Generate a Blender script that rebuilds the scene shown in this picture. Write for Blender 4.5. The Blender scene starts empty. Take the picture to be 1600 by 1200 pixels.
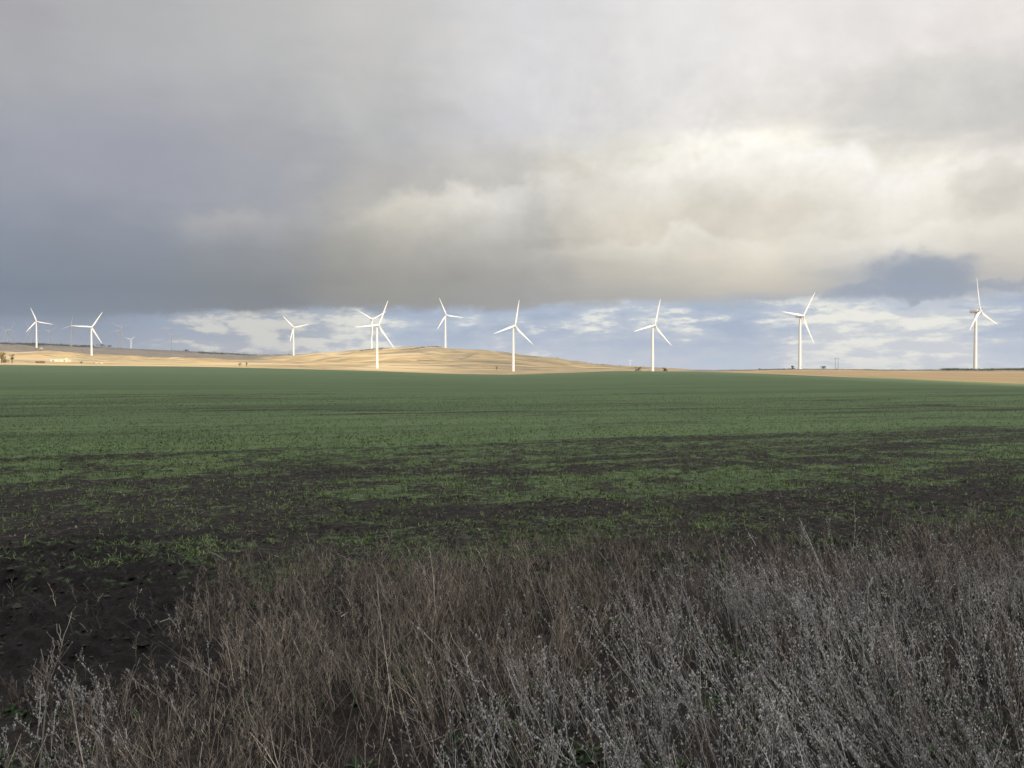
import bpy, math
import numpy as np
from mathutils import Matrix, Vector, Euler
C = bpy.context.scene.collection
SC = bpy.context.scene
rng = np.random.default_rng(7)
R = math.radians

# ------------------------------------------------------------ camera, sky, sun, exposure
F = 1210.0                                   # focal length for a 1600 px wide frame
PIT = math.atan(25 / F)
cam = bpy.data.cameras.new("camera")
cam.sensor_width = 36.0
cam.lens = 36.0 * F / 1600.0
cam.clip_start = 0.05
cam.clip_end = 40000
camo = bpy.data.objects.new("camera", cam); C.objects.link(camo)
camo.location = (0, 0, 0)
camo.rotation_euler = (math.pi / 2 - PIT, 0, 0)
SC.camera = camo
SUN_AZ, SUN_EL = 147.0, 18.0                 # azimuth clockwise from +Y (the view direction)
S = np.array([math.sin(R(SUN_AZ)) * math.cos(R(SUN_EL)), math.cos(R(SUN_AZ)) * math.cos(R(SUN_EL)), math.sin(R(SUN_EL))])
sun = bpy.data.lights.new("sun", 'SUN'); sun.energy = 5.0; sun.angle = R(0.5); sun.color = (1.0, 0.86, 0.66)
suno = bpy.data.objects.new("sun", sun); C.objects.link(suno)
suno.rotation_euler = Vector(S).to_track_quat('Z', 'Y').to_euler()
SC.view_settings.view_transform = 'Standard'
SC.view_settings.look = 'None'
SC.view_settings.exposure = 0.0
SC.view_settings.gamma = 1.0

def lin(c):
    c = np.array(c, float) / 255.0
    return tuple(np.where(c <= 0.04045, c / 12.92, ((c + 0.055) / 1.055) ** 2.4))

class NT:
    """tiny helper for node trees"""
    def __init__(s, tree): s.t = tree; s.n = tree.nodes; s.l = tree.links
    def new(s, typ, **kw):
        n = s.n.new(typ)
        for k, v in kw.items(): setattr(n, k, v)
        return n
    def put(s, sock, v):
        if hasattr(v, 'is_linked') or isinstance(v, bpy.types.NodeSocket): s.l.new(v, sock)
        else: sock.default_value = v
    def m(s, op, a, b=0.0, c=None, clamp=False):
        n = s.new('ShaderNodeMath', operation=op, use_clamp=clamp)
        s.put(n.inputs[0], a); s.put(n.inputs[1], b)
        if c is not None: s.put(n.inputs[2], c)
        return n.outputs[0]
    def vm(s, op, a, b):
        n = s.new('ShaderNodeVectorMath', operation=op); s.put(n.inputs[0], a); s.put(n.inputs[1], b)
        return n.outputs[0]
    def noise(s, vec, scale, detail=4.0, rough=0.5, out='Fac', dist=0.0):
        n = s.new('ShaderNodeTexNoise'); s.put(n.inputs['Vector'], vec)
        n.inputs['Scale'].default_value = scale; n.inputs['Detail'].default_value = detail
        n.inputs['Roughness'].default_value = rough; n.inputs['Distortion'].default_value = dist
        return n.outputs[out]
    def ramp(s, fac, stops, interp='LINEAR'):
        n = s.new('ShaderNodeValToRGB'); cr = n.color_ramp; cr.interpolation = interp
        while len(cr.elements) > 1: cr.elements.remove(cr.elements[-1])
        cr.elements[0].position = stops[0][0]; cr.elements[0].color = (*stops[0][1], 1)
        for p, c in stops[1:]:
            e = cr.elements.new(p); e.color = (*c, 1)
        s.put(n.inputs['Fac'], fac)
        return n.outputs['Color']
    def mix(s, fac, a, b, blend='MIX'):
        n = s.new('ShaderNodeMix', data_type='RGBA', blend_type=blend)
        s.put(n.inputs[0], fac)
        s.put(n.inputs[6], a if not isinstance(a, tuple) or len(a) == 4 else (*a, 1))
        s.put(n.inputs[7], b if not isinstance(b, tuple) or len(b) == 4 else (*b, 1))
        return n.outputs[2]
    def sm(s, v, a, b, lo=0.0, hi=1.0):
        n = s.new('ShaderNodeMapRange', interpolation_type='SMOOTHSTEP')
        s.put(n.inputs[0], v)
        for i, q in enumerate((a, b, lo, hi)): n.inputs[i + 1].default_value = q
        return n.outputs[0]

world = bpy.data.worlds.new("World"); SC.world = world; world.use_nodes = True
W = NT(world.node_tree); W.n.clear()
wo = W.new('ShaderNodeOutputWorld'); bg = W.new('ShaderNodeBackground')
tc = W.new('ShaderNodeTexCoord'); D = tc.outputs['Generated']
sep = W.new('ShaderNodeSeparateXYZ'); W.put(sep.inputs[0], D)
dx, dy, dz = sep.outputs
# broad drift of the cloud forms
dst = W.vm('MULTIPLY', D, (1.0, 1.0, 1.7))
n1 = W.new('ShaderNodeSeparateColor'); W.put(n1.inputs[0], W.noise(dst, 3.2, 6.0, 0.55, 'Color'))
n2 = W.new('ShaderNodeSeparateColor'); W.put(n2.inputs[0], W.noise(dst, 14.0, 5.0, 0.55, 'Color'))
dlo = W.vm('MULTIPLY', D, (1.0, 1.0, 7.0))
n3 = W.new('ShaderNodeSeparateColor'); W.put(n3.inputs[0], W.noise(dlo, 9.0, 6.0, 0.58, 'Color'))
az = W.m('MULTIPLY', W.m('ARCTAN2', dx, dy), 180 / math.pi)
el = W.m('MULTIPLY', W.m('ARCSINE', dz), 180 / math.pi)
hi = W.sm(el, 4.5, 11.0)                      # 0 near the horizon, 1 in the big clouds
def cen(sock, amp): return W.m('MULTIPLY', W.m('SUBTRACT', sock, 0.5), amp)
azw = W.m('ADD', az, W.m('ADD', W.m('MULTIPLY', cen(n1.outputs[0], 13.0), hi), W.m('ADD', cen(n2.outputs[0], 5.0), cen(n3.outputs[0], 5.0))))
elw = W.m('ADD', el, W.m('ADD', W.m('MULTIPLY', cen(n1.outputs[1], 3.6), hi), W.m('ADD', W.m('MULTIPLY', cen(n2.outputs[1], 3.4), hi), cen(n3.outputs[1], 1.1))))
azf = W.m('PINGPONG', W.m('ADD', azw, 33.5 + 134), 67.0)      # 0..67: the front sky repeats mirrored round the horizon
COLS = [
 (0,   [(0,(166,166,172)),(100,(171,172,178)),(200,(157,160,172)),(300,(144,150,165)),(400,(122,131,150)),(450,(106,119,140)),(485,(108,122,147)),(500,(122,137,163)),(530,(128,137,158)),(550,(140,148,165))]),
 (200, [(0,(176,177,181)),(100,(178,179,184)),(200,(160,162,174)),(300,(150,154,168)),(400,(126,134,150)),(450,(110,121,138)),(490,(110,122,142)),(510,(130,142,164)),(525,(160,166,176)),(545,(190,188,182))]),
 (400, [(0,(187,188,190)),(100,(184,185,188)),(200,(167,169,176)),(300,(159,162,172)),(345,(158,160,168)),(400,(134,138,146)),(450,(116,122,130)),(485,(114,119,131)),(500,(168,177,190)),(512,(150,164,188)),(532,(160,170,190)),(548,(190,192,190))]),
 (600, [(0,(202,202,202)),(100,(198,198,199)),(200,(188,189,191)),(290,(182,181,180)),(330,(190,186,176)),(370,(160,157,149)),(430,(138,136,131)),(475,(133,133,131)),(494,(134,148,172)),(520,(148,167,200)),(550,(160,180,210))]),
 (800, [(0,(216,214,210)),(100,(215,213,209)),(200,(206,205,204)),(270,(206,202,192)),(330,(196,192,180)),(380,(171,167,156)),(430,(149,146,139)),(480,(146,145,141)),(493,(160,180,210)),(512,(192,200,212)),(540,(150,170,205)),(570,(168,190,222))]),
 (1000,[(0,(226,223,216)),(100,(223,220,213)),(200,(220,216,208)),(240,(229,224,207)),(300,(216,209,192)),(360,(216,207,185)),(420,(190,182,165)),(468,(168,165,155)),(485,(172,182,196)),(515,(190,196,208)),(550,(160,176,205)),(572,(172,192,220))]),
 (1200,[(0,(228,223,215)),(100,(229,224,216)),(180,(228,222,210)),(225,(250,245,226)),(300,(226,218,199)),(360,(219,210,190)),(400,(228,218,195)),(450,(198,189,171)),(470,(164,168,172)),(490,(164,180,200)),(520,(190,195,205)),(550,(168,183,208)),(572,(176,192,215))]),
 (1400,[(0,(226,221,213)),(100,(224,218,209)),(170,(208,205,197)),(215,(213,208,197)),(260,(245,240,222)),(300,(239,231,213)),(350,(233,225,206)),(390,(210,205,193)),(425,(165,168,170)),(460,(152,161,175)),(482,(205,214,224)),(510,(237,237,227)),(550,(228,227,218)),(572,(222,226,226))]),
 (1600,[(0,(226,219,209)),(100,(212,207,200)),(150,(194,191,186)),(200,(204,199,190)),(250,(226,219,203)),(300,(219,212,196)),(350,(226,217,199)),(400,(207,198,182)),(440,(182,178,170)),(462,(165,171,181)),(490,(187,201,215)),(520,(196,210,222)),(550,(165,185,215)),(572,(215,221,225))]),
]
EMAX = 60.0
fac = W.m('DIVIDE', W.m('MAXIMUM', elw, 0.0), EMAX)
skyc = None; prev = None
for px, st in COLS:
    a = math.atan((px - 800) / F)
    stops = [(max(0, math.degrees(math.atan((575 - y) / F * math.cos(a)))) / EMAX, lin(c)) for y, c in st][::-1]
    stops.append((34 / EMAX, lin((214, 212, 210)))); stops.append((1.0, lin((225, 224, 222))))
    r = W.ramp(fac, stops)
    pos = math.degrees(a) + 33.5
    if skyc is None: skyc = r
    else: skyc = W.mix(W.sm(azf, prev, pos), skyc, r)
    prev = pos
# curves of elevation against bearing, as one-channel ramps
def elcurve(pts, src, top=30.0):
    st = []
    for x, y in pts:
        an = math.atan((x - 800) / F)
        st.append(((math.degrees(an) + 33.5) / 67.0, (math.degrees(math.atan((575 - y) / F * math.cos(an))) / top,) * 3))
    return W.m('MULTIPLY', W.ramp(W.m('DIVIDE', src, 67.0), st, 'EASE'), top)
az0 = W.m('PINGPONG', W.m('ADD', az, 33.5 + 134), 67.0)
db = W.vm('MULTIPLY', D, (1.0, 1.0, 1.25))
b1 = W.noise(db, 5.0, 9, .58); b2 = W.noise(db, 17.0, 8, .60); b3 = W.noise(db, 55.0, 6, .6)
puff = W.m('ADD', W.m('ADD', cen(b1, 5.0), cen(b2, 3.4)), cen(b3, 1.1))
def rim(pts, strength, depth, sharp, col, shift=0.0):
    """a lit upper edge of a cloud heap that fades into its body below"""
    global skyc
    top = elcurve([(x, y) for x, y, _ in pts], az0)
    stg = W.ramp(W.m('DIVIDE', az0, 67.0), [((math.degrees(math.atan((x - 800) / F)) + 33.5) / 67.0, (q,) * 3) for x, _, q in pts], 'EASE')
    d = W.m('SUBTRACT', W.m('ADD', top, puff), el)
    m = W.m('MULTIPLY', W.sm(d, -sharp, sharp), W.m('EXPONENT', W.m('MULTIPLY', W.m('MAXIMUM', d, 0.0), -1.0 / depth)))
    skyc = W.mix(W.m('MULTIPLY', W.m('MULTIPLY', m, stg), strength), skyc, lin(col))
rim([(470, 370, 0), (560, 345, .15), (640, 315, .5), (760, 290, .6), (880, 275, .4), (960, 262, .4), (1060, 228, .7), (1200, 210, .95), (1320, 222, 1), (1400, 262, 1), (1450, 250, .55), (1600, 238, .45)], .95, 2.9, .75, (253, 249, 237))
rim([(720, 405, 0), (880, 392, .25), (1000, 380, .5), (1070, 350, 1), (1130, 372, .7), (1250, 368, .5), (1350, 372, .7), (1460, 352, .9), (1600, 340, .6)], .85, 1.7, .5, (244, 238, 220))
rim([(0, 300, 0), (250, 330, .1), (340, 338, .8), (390, 330, .9), (420, 350, .5), (470, 360, .1), (560, 320, 0)], .55, 1.0, .6, (196, 194, 190))
# billows: local brightening and darkening
bil = W.noise(db, 7.0, 9.0, 0.60, 'Fac', 0.3)
bil2 = W.noise(db, 24.0, 8.0, 0.60)
amp = W.m('MULTIPLY', hi, W.sm(az, -30, 10, 0.13, 0.60))
amp = W.m('MULTIPLY', amp, W.sm(el, 26, 16, .35, 1.0))
gain = W.m('ADD', 1.0, W.m('MULTIPLY', amp, W.m('ADD', W.m('SUBTRACT', bil, 0.5), cen(bil2, 0.45))))
# the clearer strip below the base of the cloud deck, with its own far cumulus
bas = elcurve([(0, 505), (120, 500), (250, 490), (400, 487), (600, 487), (760, 486), (900, 478), (1000, 472), (1150, 469), (1260, 468), (1340, 474), (1480, 468), (1600, 462)], az0, 10.0)
under_ = W.m('SUBTRACT', W.m('ADD', bas, W.m('ADD', cen(n3.outputs[2], 1.1), W.m('ADD', cen(b2, 2.0), cen(b3, .9)))), el)
clear = W.sm(under_, -.38, .48)
blue = W.ramp(W.m('DIVIDE', W.m('MAXIMUM', el, 0.0), 6.0), [(0, lin((176, 194, 217))), (.25, lin((158, 176, 203))), (.55, lin((154, 172, 198))), (.8, lin((162, 178, 200))), (1, lin((172, 188, 208)))])
blue = W.mix(W.sm(az0, 15, 4), blue, lin((130, 143, 166)))
dcl = W.vm('MULTIPLY', D, (1.0, 1.0, 3.6)); c1 = W.noise(dcl, 6.0, 10, .60); c2 = W.noise(dcl, 24.0, 8, .62)
dcs = W.vm('MULTIPLY', D, (1.0, 1.0, 11.0)); c3 = W.noise(dcs, 5.0, 8, .6)
cv = W.m('ADD', W.m('ADD', W.m('MULTIPLY', c1, .55), W.m('MULTIPLY', c2, .25)), W.m('MULTIPLY', c3, .30))
cov = W.ramp(W.m('DIVIDE', az0, 67.0), [(0, (.15,) * 3), (.10, (.25,) * 3), (.16, (.55,) * 3), (.22, (.85,) * 3), (.33, (.80,) * 3), (.40, (.25,) * 3), (.5, (.42,) * 3), (.64, (.45,) * 3), (.76, (.45,) * 3), (.84, (.95,) * 3), (.93, (1.0,) * 3), (1, (.45,) * 3)])
cq = W.m('ADD', cv, W.m('MULTIPLY', W.m('SUBTRACT', cov, .5), .30))
veil = W.sm(cq, .42, .60, 0, .75)                       # thin grey-lilac cloud
def bank(x, y, sx, sy, k):
    a = math.atan((x - 800) / F); e = math.degrees(math.atan((575 - y) / F * math.cos(a)))
    ax = W.m('DIVIDE', W.m('SUBTRACT', az, math.degrees(a)), sx / F * 57.3); ey = W.m('DIVIDE', W.m('SUBTRACT', el, e), sy / F * 57.3)
    return W.m('MULTIPLY', W.m('EXPONENT', W.m('MULTIPLY', W.m('ADD', W.m('MULTIPLY', ax, ax), W.m('MULTIPLY', ey, ey)), -1.0)), k)
for q_ in ((330, 506, 100, 9, .10), (420, 540, 110, 12, .12), (250, 540, 70, 9, .10), (1420, 510, 130, 20, .12), (1440, 556, 130, 14, .14), (1240, 545, 60, 7, .09), (850, 516, 120, 8, .07), (1110, 500, 90, 7, .05), (60, 530, 130, 40, -.10), (640, 560, 110, 12, -.10), (1010, 560, 150, 12, -.08), (1590, 550, 50, 12, -.12), (1300, 480, 90, 6, -.06)):
    cq = W.m('ADD', cq, bank(*q_))
cm = W.sm(cq, .545, .66)                                # bright far cumulus
ccol = W.mix(W.sm(W.m('ADD', cv, cen(c2, .5)), .47, .66), lin((200, 206, 214)), lin((244, 243, 232)))
ccol = W.mix(W.sm(az0, 27, 16), ccol, W.mix(W.sm(W.m('ADD', cv, cen(c2, .4)), .50, .64), lin((158, 166, 180)), lin((212, 211, 205))))
blue = W.mix(veil, blue, W.mix(W.sm(az0, 27, 16), lin((192, 200, 214)), lin((150, 158, 174))))
lowc = W.mix(W.m('MULTIPLY', cm, W.sm(el, 5.8, 3.8, .35, .95)), blue, ccol)
lowc = W.mix(W.sm(el, .9, .0, 0, .30), lowc, lin((186, 197, 211)))
neu = W.mix(W.sm(az, -12, 2), (1.02, 1.0, .965), (.985, .992, 1.045)); nm_ = W.new('ShaderNodeMix', data_type='RGBA', blend_type='MULTIPLY'); nm_.inputs[0].default_value = 1.0; W.put(nm_.inputs[6], skyc); W.put(nm_.inputs[7], neu); skyc = nm_.outputs[2]
skyc = W.mix(clear, skyc, lowc)
def spot(px, py, sx, sy, col, warp=1.0):
    """a patch of cloud brighter / darker than its surroundings"""
    global skyc
    a = math.atan((px - 800) / F); e = math.degrees(math.atan((575 - py) / F * math.cos(a)))
    ax = W.m('DIVIDE', W.m('SUBTRACT', W.m('ADD', az, cen(b2, 7.0)), math.degrees(a)), sx / F * 57.3)
    ey = W.m('DIVIDE', W.m('SUBTRACT', W.m('ADD', el, W.m('ADD', cen(n2.outputs[1], 3.0), cen(b3, 1.2))), e), sy / F * 57.3)
    d2 = W.m('ADD', W.m('MULTIPLY', ax, ax), W.m('MULTIPLY', ey, ey))
    skyc = W.mix(W.m('MULTIPLY', W.sm(d2, 2.1, .1), col[3]), skyc, lin(col[:3]))
spot(1480, 150, 110, 48, (200, 198, 191, .65))
spot(1446, 426, 60, 30, (136, 149, 169, .8))
spot(1470, 452, 130, 9, (146, 157, 176, .75))
spot(1555, 290, 40, 26, (206, 200, 188, .5))
spot(1180, 330, 90, 22, (212, 205, 188, .4))
sky = W.new('ShaderNodeTexSky', sky_type='NISHITA'); sky.sun_disc = False
sky.sun_elevation = R(SUN_EL); sky.sun_rotation = R(SUN_AZ)
nish = W.vm('MULTIPLY', sky.outputs[0], (0.10, 0.10, 0.10))
vis = W.m('MULTIPLY', W.sm(el, 30.0, 75.0, 0.04, 0.35), 1.0)
skyc = W.mix(vis, skyc, nish)
gain = W.m('MULTIPLY', gain, W.m('ADD', 1.0, W.m('MULTIPLY', W.sm(az, -8, 18), W.sm(el, 9, 18, 0, .13))))
# unseen sky shaped for its light: a slight glow round the hidden sun
dots = W.new('ShaderNodeVectorMath', operation='DOT_PRODUCT'); W.put(dots.inputs[0], D); dots.inputs[1].default_value = tuple(S)
glow = W.m('POWER', W.m('MAXIMUM', dots.outputs['Value'], 0.0), 2.5)
gain = W.m('MULTIPLY', gain, W.m('ADD', 1.0, W.m('MULTIPLY', glow, 0.35)))
gain = W.m('MULTIPLY', gain, W.sm(el, 27.0, 55.0, 1.0, 3.0))  # overhead sky, out of view, raised to brighten the ground
rear = W.m('MULTIPLY', W.sm(dy, .25, -.25), W.sm(el, 34, 12)); gain = W.m('MULTIPLY', gain, W.m('SUBTRACT', 1.0, W.m('MULTIPLY', rear, .82)))  # unseen low sky behind the camera darkened to dim the far turbines
gain = W.m('MULTIPLY', gain, W.sm(dz, -0.06, 0.0, 0.25, 1.0))
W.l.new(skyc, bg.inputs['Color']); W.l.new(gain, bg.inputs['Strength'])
W.l.new(bg.outputs[0], wo.inputs['Surface'])

# ------------------------------------------------------------ helpers
def tag(o, label=None, cat=None, group=None, kind=None):
    if label: o['label'] = label
    if cat: o['category'] = cat
    if group: o['group'] = group
    if kind: o['kind'] = kind
    return o
def mat(name, rough=0.85, spec=0.2):
    m = bpy.data.materials.new(name); m.use_nodes = True
    N = NT(m.node_tree); b = N.n['Principled BSDF']
    b.inputs['Roughness'].default_value = rough; b.inputs['Specular IOR Level'].default_value = spec
    return m, N, b
def mesh_np(name, V, faces, material=None, attrs=None, smooth=False, parent=None):
    """faces: list of int arrays of shape (n,3) or (n,4)"""
    me = bpy.data.meshes.new(name)
    V = np.asarray(V, np.float32); me.vertices.add(len(V)); me.vertices.foreach_set('co', V.ravel())
    faces = [np.asarray(f, np.int32) for f in faces if len(f)]
    loops = np.concatenate([f.ravel() for f in faces])
    tot = np.concatenate([np.full(len(f), f.shape[1], np.int32) for f in faces])
    start = np.concatenate([[0], np.cumsum(tot)[:-1]]).astype(np.int32)
    me.loops.add(len(loops)); me.loops.foreach_set('vertex_index', loops)
    me.polygons.add(len(tot)); me.polygons.foreach_set('loop_start', start); me.polygons.foreach_set('loop_total', tot)
    me.polygons.foreach_set('use_smooth', np.full(len(tot), bool(smooth)))
    for k, a in (attrs or {}).items():
        at = me.attributes.new(k, 'FLOAT', 'POINT'); at.data.foreach_set('value', np.asarray(a, np.float32))
    me.update(calc_edges=True); me.validate()
    if material: me.materials.append(material)
    o = bpy.data.objects.new(name, me); C.objects.link(o)
    if parent: o.parent = parent
    return o

def _h(ix, iy, s):
    n = (ix * 374761393 + iy * 668265263 + s * 974711) & 0xffffffff
    n = ((n ^ (n >> 13)) * 1274126177) & 0xffffffff
    return ((n ^ (n >> 16)) & 0xffff) / 65535.0
def vnoise(x, y, s=0):
    xi = np.floor(x).astype(np.int64); yi = np.floor(y).astype(np.int64)
    fx = x - xi; fy = y - yi; fx = fx * fx * (3 - 2 * fx); fy = fy * fy * (3 - 2 * fy)
    a = _h(xi, yi, s); b = _h(xi + 1, yi, s); c = _h(xi, yi + 1, s); d = _h(xi + 1, yi + 1, s)
    return (a + (b - a) * fx) * (1 - fy) + (c + (d - c) * fx) * fy
def fbm(x, y, s=0, o=4, g=0.5):
    t = 0; a = 1; w = 0
    for i in range(o):
        t = t + a * vnoise(x * 2 ** i + 13.7 * i, y * 2 ** i + 7.1 * i, s + i); w += a; a *= g
    return t / w
def ss(x, a, b):
    t = np.clip((x - a) / (b - a), 0, 1); return t * t * (3 - 2 * t)

# ------------------------------------------------------------ terrain heights
PX = np.array([-400, 0, 75, 150, 300, 450, 600, 700, 800, 960, 1100, 1250, 1400, 1600, 2000.])
ROWS = {   # depth in metres : the height seen as a sight-line row (575 = eye level) for each bearing above
 0:    None,
 100:  [602, 602, 602, 602, 603, 603, 604, 605, 605, 604, 604, 605, 607, 609, 611],
 250:  [579, 580, 580.5, 581, 582, 583, 585, 587, 588, 584.5, 585, 589, 596, 604, 611],
 400:  [569.5, 570, 570.8, 571.6, 572.6, 576, 580, 584, 585.6, 579.5, 580.5, 586, 593, 603, 611],
 480:  [569.3, 569.6, 570.2, 570.9, 572.0, 575.7, 580, 584, 586.5, 581, 582, 585.5, 591, 599.5, 606],
 600:  [570, 569.7, 570, 570.8, 572, 575.7, 580, 583.5, 586.5, 582, 582, 583, 587, 592.5, 597],
 760:  [568.5, 568.2, 569.0, 570.0, 571.6, 575, 579.5, 583, 585, 582, 581.5, 580, 581, 583.5, 585],
 900:  [565, 566.0, 568.2, 568.8, 570.8, 574, 578.5, 581.5, 583.0, 581, 581, 577, 577.8, 577.6, 576],
 1000: [562, 563.5, 566, 568.0, 569.6, 573, 577.5, 580.5, 582, 581, 581, 575.8, 578, 577.2, 574],
 1200: [556, 559, 562, 566, 567.6, 570, 573, 577, 579, 579.6, 580.6, 577, 579.5, 579, 574],
 1400: [550, 555, 557.5, 562.5, 565, 566.5, 562, 562, 567, 577, 580.6, 579, 581, 581, 577],
 1620: [546, 553, 552, 559.3, 562, 561, 549.5, 542.6, 554.5, 574, 581, 580, 582, 582, 580],
 1760: [543, 552, 548.5, 557, 560.5, 558, 544.6, 543.6, 554, 572, 581.5, 580, 582, 583, 580],
 1950: [540, 550, 548, 554, 559, 556.6, 549, 552, 558, 573, 582, 581, 582, 583, 580],
 2060: [538, 542.5, 546, 551, 558, 557, 552, 555, 561, 574, 582, 581, 582, 583, 580],
 2400: [534, 538, 541, 545.5, 555, 558, 556, 559, 566, 577, 582, 581, 582, 583, 580],
 3000: [532, 537, 538.5, 541.2, 551, 559, 560, 565, 570, 578, 582, 581, 582, 583, 580],
 3600: [534, 540, 541, 542.5, 548.5, 558, 562, 567, 572, 578, 582, 581, 582, 583, 580],
 5000: [545, 548, 549, 550, 553, 559, 566, 570, 574, 579, 582, 581, 582, 583, 582],
 9000: [560, 562, 562, 562, 564, 566, 570, 574, 578, 581, 582, 581, 582, 583, 582]}
DK = np.array(list(ROWS), float)
ZT = np.zeros((len(DK), len(PX)))
for i, (d, r) in enumerate(ROWS.items()):
    ZT[i] = -2.5 if r is None else (575 - np.array(r)) / F * d
ZT[1] = -2.5 + (ZT[1] + 2.2) * 0.5
gpx = np.arange(-400, 2001, 20.0); gl = np.arange(0, 9.15, 0.02)      # gl = log(1+depth/1)
def dep(l): return np.expm1(l)
G = np.zeros((len(gl), len(gpx)))
for j, x in enumerate(gpx):
    col = [np.interp(x, PX, ZT[i]) for i in range(len(DK))]
    G[:, j] = np.interp(dep(gl), DK, col)
def smooth(A, ax, k):
    w = np.hanning(k + 2)[1:-1]; w /= w.sum()
    P = np.concatenate([np.repeat(A.take([0], ax), k // 2, ax), A, np.repeat(A.take([-1], ax), k // 2, ax)], ax)
    return np.apply_along_axis(lambda v: np.convolve(v, w, 'valid'), ax, P)
G = smooth(smooth(G, 0, 3), 1, 5)
AZC = math.atan(1200 / F)
def polar(X, Y):
    a = np.arctan2(X, Y); ac = np.clip(a, -AZC, AZC); r = np.hypot(X, Y)
    return 800 + F * np.tan(ac), r * np.cos(ac)
def base_h(px, d):
    l = np.log1p(np.maximum(d, 0)) / 0.02; x = (np.clip(px, -400, 2000) + 400) / 20
    i = np.clip(l.astype(int), 0, len(gl) - 2); j = np.clip(x.astype(int), 0, len(gpx) - 2)
    fi = np.clip(l - i, 0, 1); fj = x - j
    return (G[i, j] * (1 - fj) + G[i, j + 1] * fj) * (1 - fi) + (G[i + 1, j] * (1 - fj) + G[i + 1, j + 1] * fj) * fi
RS = 0.36                                            # slope of the seed rows against the view
def rowc(X, Y): return (Y - RS * X)
def mound(X, Y):                                     # the ploughed dark bank on the left
    q = -X / np.maximum(Y, .5) + (fbm(X / 1.3, Y / 1.3, 19, 5, .6) - .5) * .36
    return ss(q, .31, .50) * ss(Y, 5.5, 6.4) * (1 - ss(Y + (fbm(X / 1.5, Y / 1.5, 23, 4) - .5) * 4, 9.0, 12.5)) * (1 - ss(-X, 9, 13))
def height(X, Y, detail=True):
    X = np.asarray(X, float); Y = np.asarray(Y, float)
    px, d = polar(X, Y); z = base_h(px, d)
    r = np.hypot(X, Y)
    z = z + 0.5 * (1 - ss(r, 0.5, 3.2))              # the road bank the camera stands on
    z = z + 0.9 * (fbm(X / 70, Y / 70, 3, 3) - 0.5) * ss(d, 25, 120) * (1 - ss(d, 260, 380))
    if detail:
        near = 1 - ss(d, 25, 70)
        s = rowc(X, Y)
        soil = 1 - ss(s, 12, 16)
        z = z + near * ((fbm(X * 3.2, Y * 3.2, 11, 4, .6) - .5) * (0.05 + .07 * soil) + (fbm(s * 1.6, X * .25, 17, 2) - .5) * 0.06)
        mo = mound(X, Y)
        z = z + mo * (0.10 + (fbm(X * 1.1 + Y * .5, Y * 1.6, 21, 7, .66) - .42) * 0.62)
        far = ss(d, 1150, 1500) * (1 - ss(d, 2300, 3200))
        rid = 1 - np.abs(2 * fbm(X / 110 + Y / 400, Y / 210 - X / 500, 31, 3) - 1)
        z = z + far * ((rid - .62) * 9.0 + (fbm(X / 45, Y / 60, 37, 3) - .5) * 4.0)
        z = z + ss(d, 450, 700) * (fbm(X / 30, Y / 45, 41, 3) - .5) * .9
    return z
def green_mask(X, Y):
    """share of the ground the crop covers, 0..1"""
    q = rowc(X, Y); t = X + RS * Y
    w = fbm(t / 6.0, q / 2.2, 51, 4, .6) - .5
    s = q + w * 4.5
    solid = ss(s + (fbm(t / 3.0, q / .8, 55, 4, .6) - .5) * 8.0, 15.5, 26.5)
    strip = .85 * ss(s, 13.6, 15.0) * (1 - ss(s, 16.6, 18.6)) * (0.45 + 0.55 * ss(X + fbm(X / 4, Y / 4, 9, 2) * 6, -7, 2)) * (1 - .6 * ss(X, 5, 11))
    band = .6 * fbm(t / 4.5, q / 1.1, 61, 4, .66) + .4 * fbm(X / .8, Y / .8, 63, 3, .6)
    mottle = (0.32 + 0.60 * ss(band, .40, .56)) * ss(s, 7.0, 11.5) * (1 - .25 * ss(-s, -14, -12))
    g = np.maximum(np.maximum(solid, strip), mottle)
    miss = ss(fbm(t / 10.0, q / 1.1, 71, 4, .6), .50, .66)          # thin drill misses running with the rows
    far = ss(Y, 60, 150)
    g = g * (1 - .50 * miss * (1 - far))
    g = g * (1 - .55 * ss(fbm(X / .9, Y / .9, 67, 3, .6), .48, .66) * (1 - ss(Y, 20, 34)))
    dip = ss(fbm(t / 22.0, q / 5.0, 75, 3, .55), .58, .72)
    g = g * (1 - .45 * dip * ss(Y, 18, 26) * (1 - ss(Y, 60, 120)))
    return np.clip(g, 0, 1)

def polar_grid(rows, acols):
    A, Dp = np.meshgrid(acols, rows)
    r = Dp / np.cos(np.clip(A, -AZC, AZC))
    return r * np.sin(A), r * np.cos(A)
def grid_faces(nr, nc):
    i = np.arange(nr - 1)[:, None] * nc + np.arange(nc - 1)[None]
    i = i.ravel(); return np.stack([i, i + 1, i + nc + 1, i + nc], 1)
afine = np.linspace(-R(44), R(44), 720)
aside = np.linspace(R(44), R(180), 60)[1:]
acols = np.concatenate([-aside[::-1], afine, aside])
r1 = np.concatenate([[0.02, .5, 1.2, 1.8, 2.3], np.exp(np.arange(math.log(2.7), math.log(60), .0042)), np.exp(np.arange(math.log(60), math.log(400), .010)), [400.0]])
r2 = np.concatenate([np.exp(np.arange(math.log(400), math.log(4200), .006)), np.exp(np.arange(math.log(4250), math.log(9000), .03))])

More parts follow.
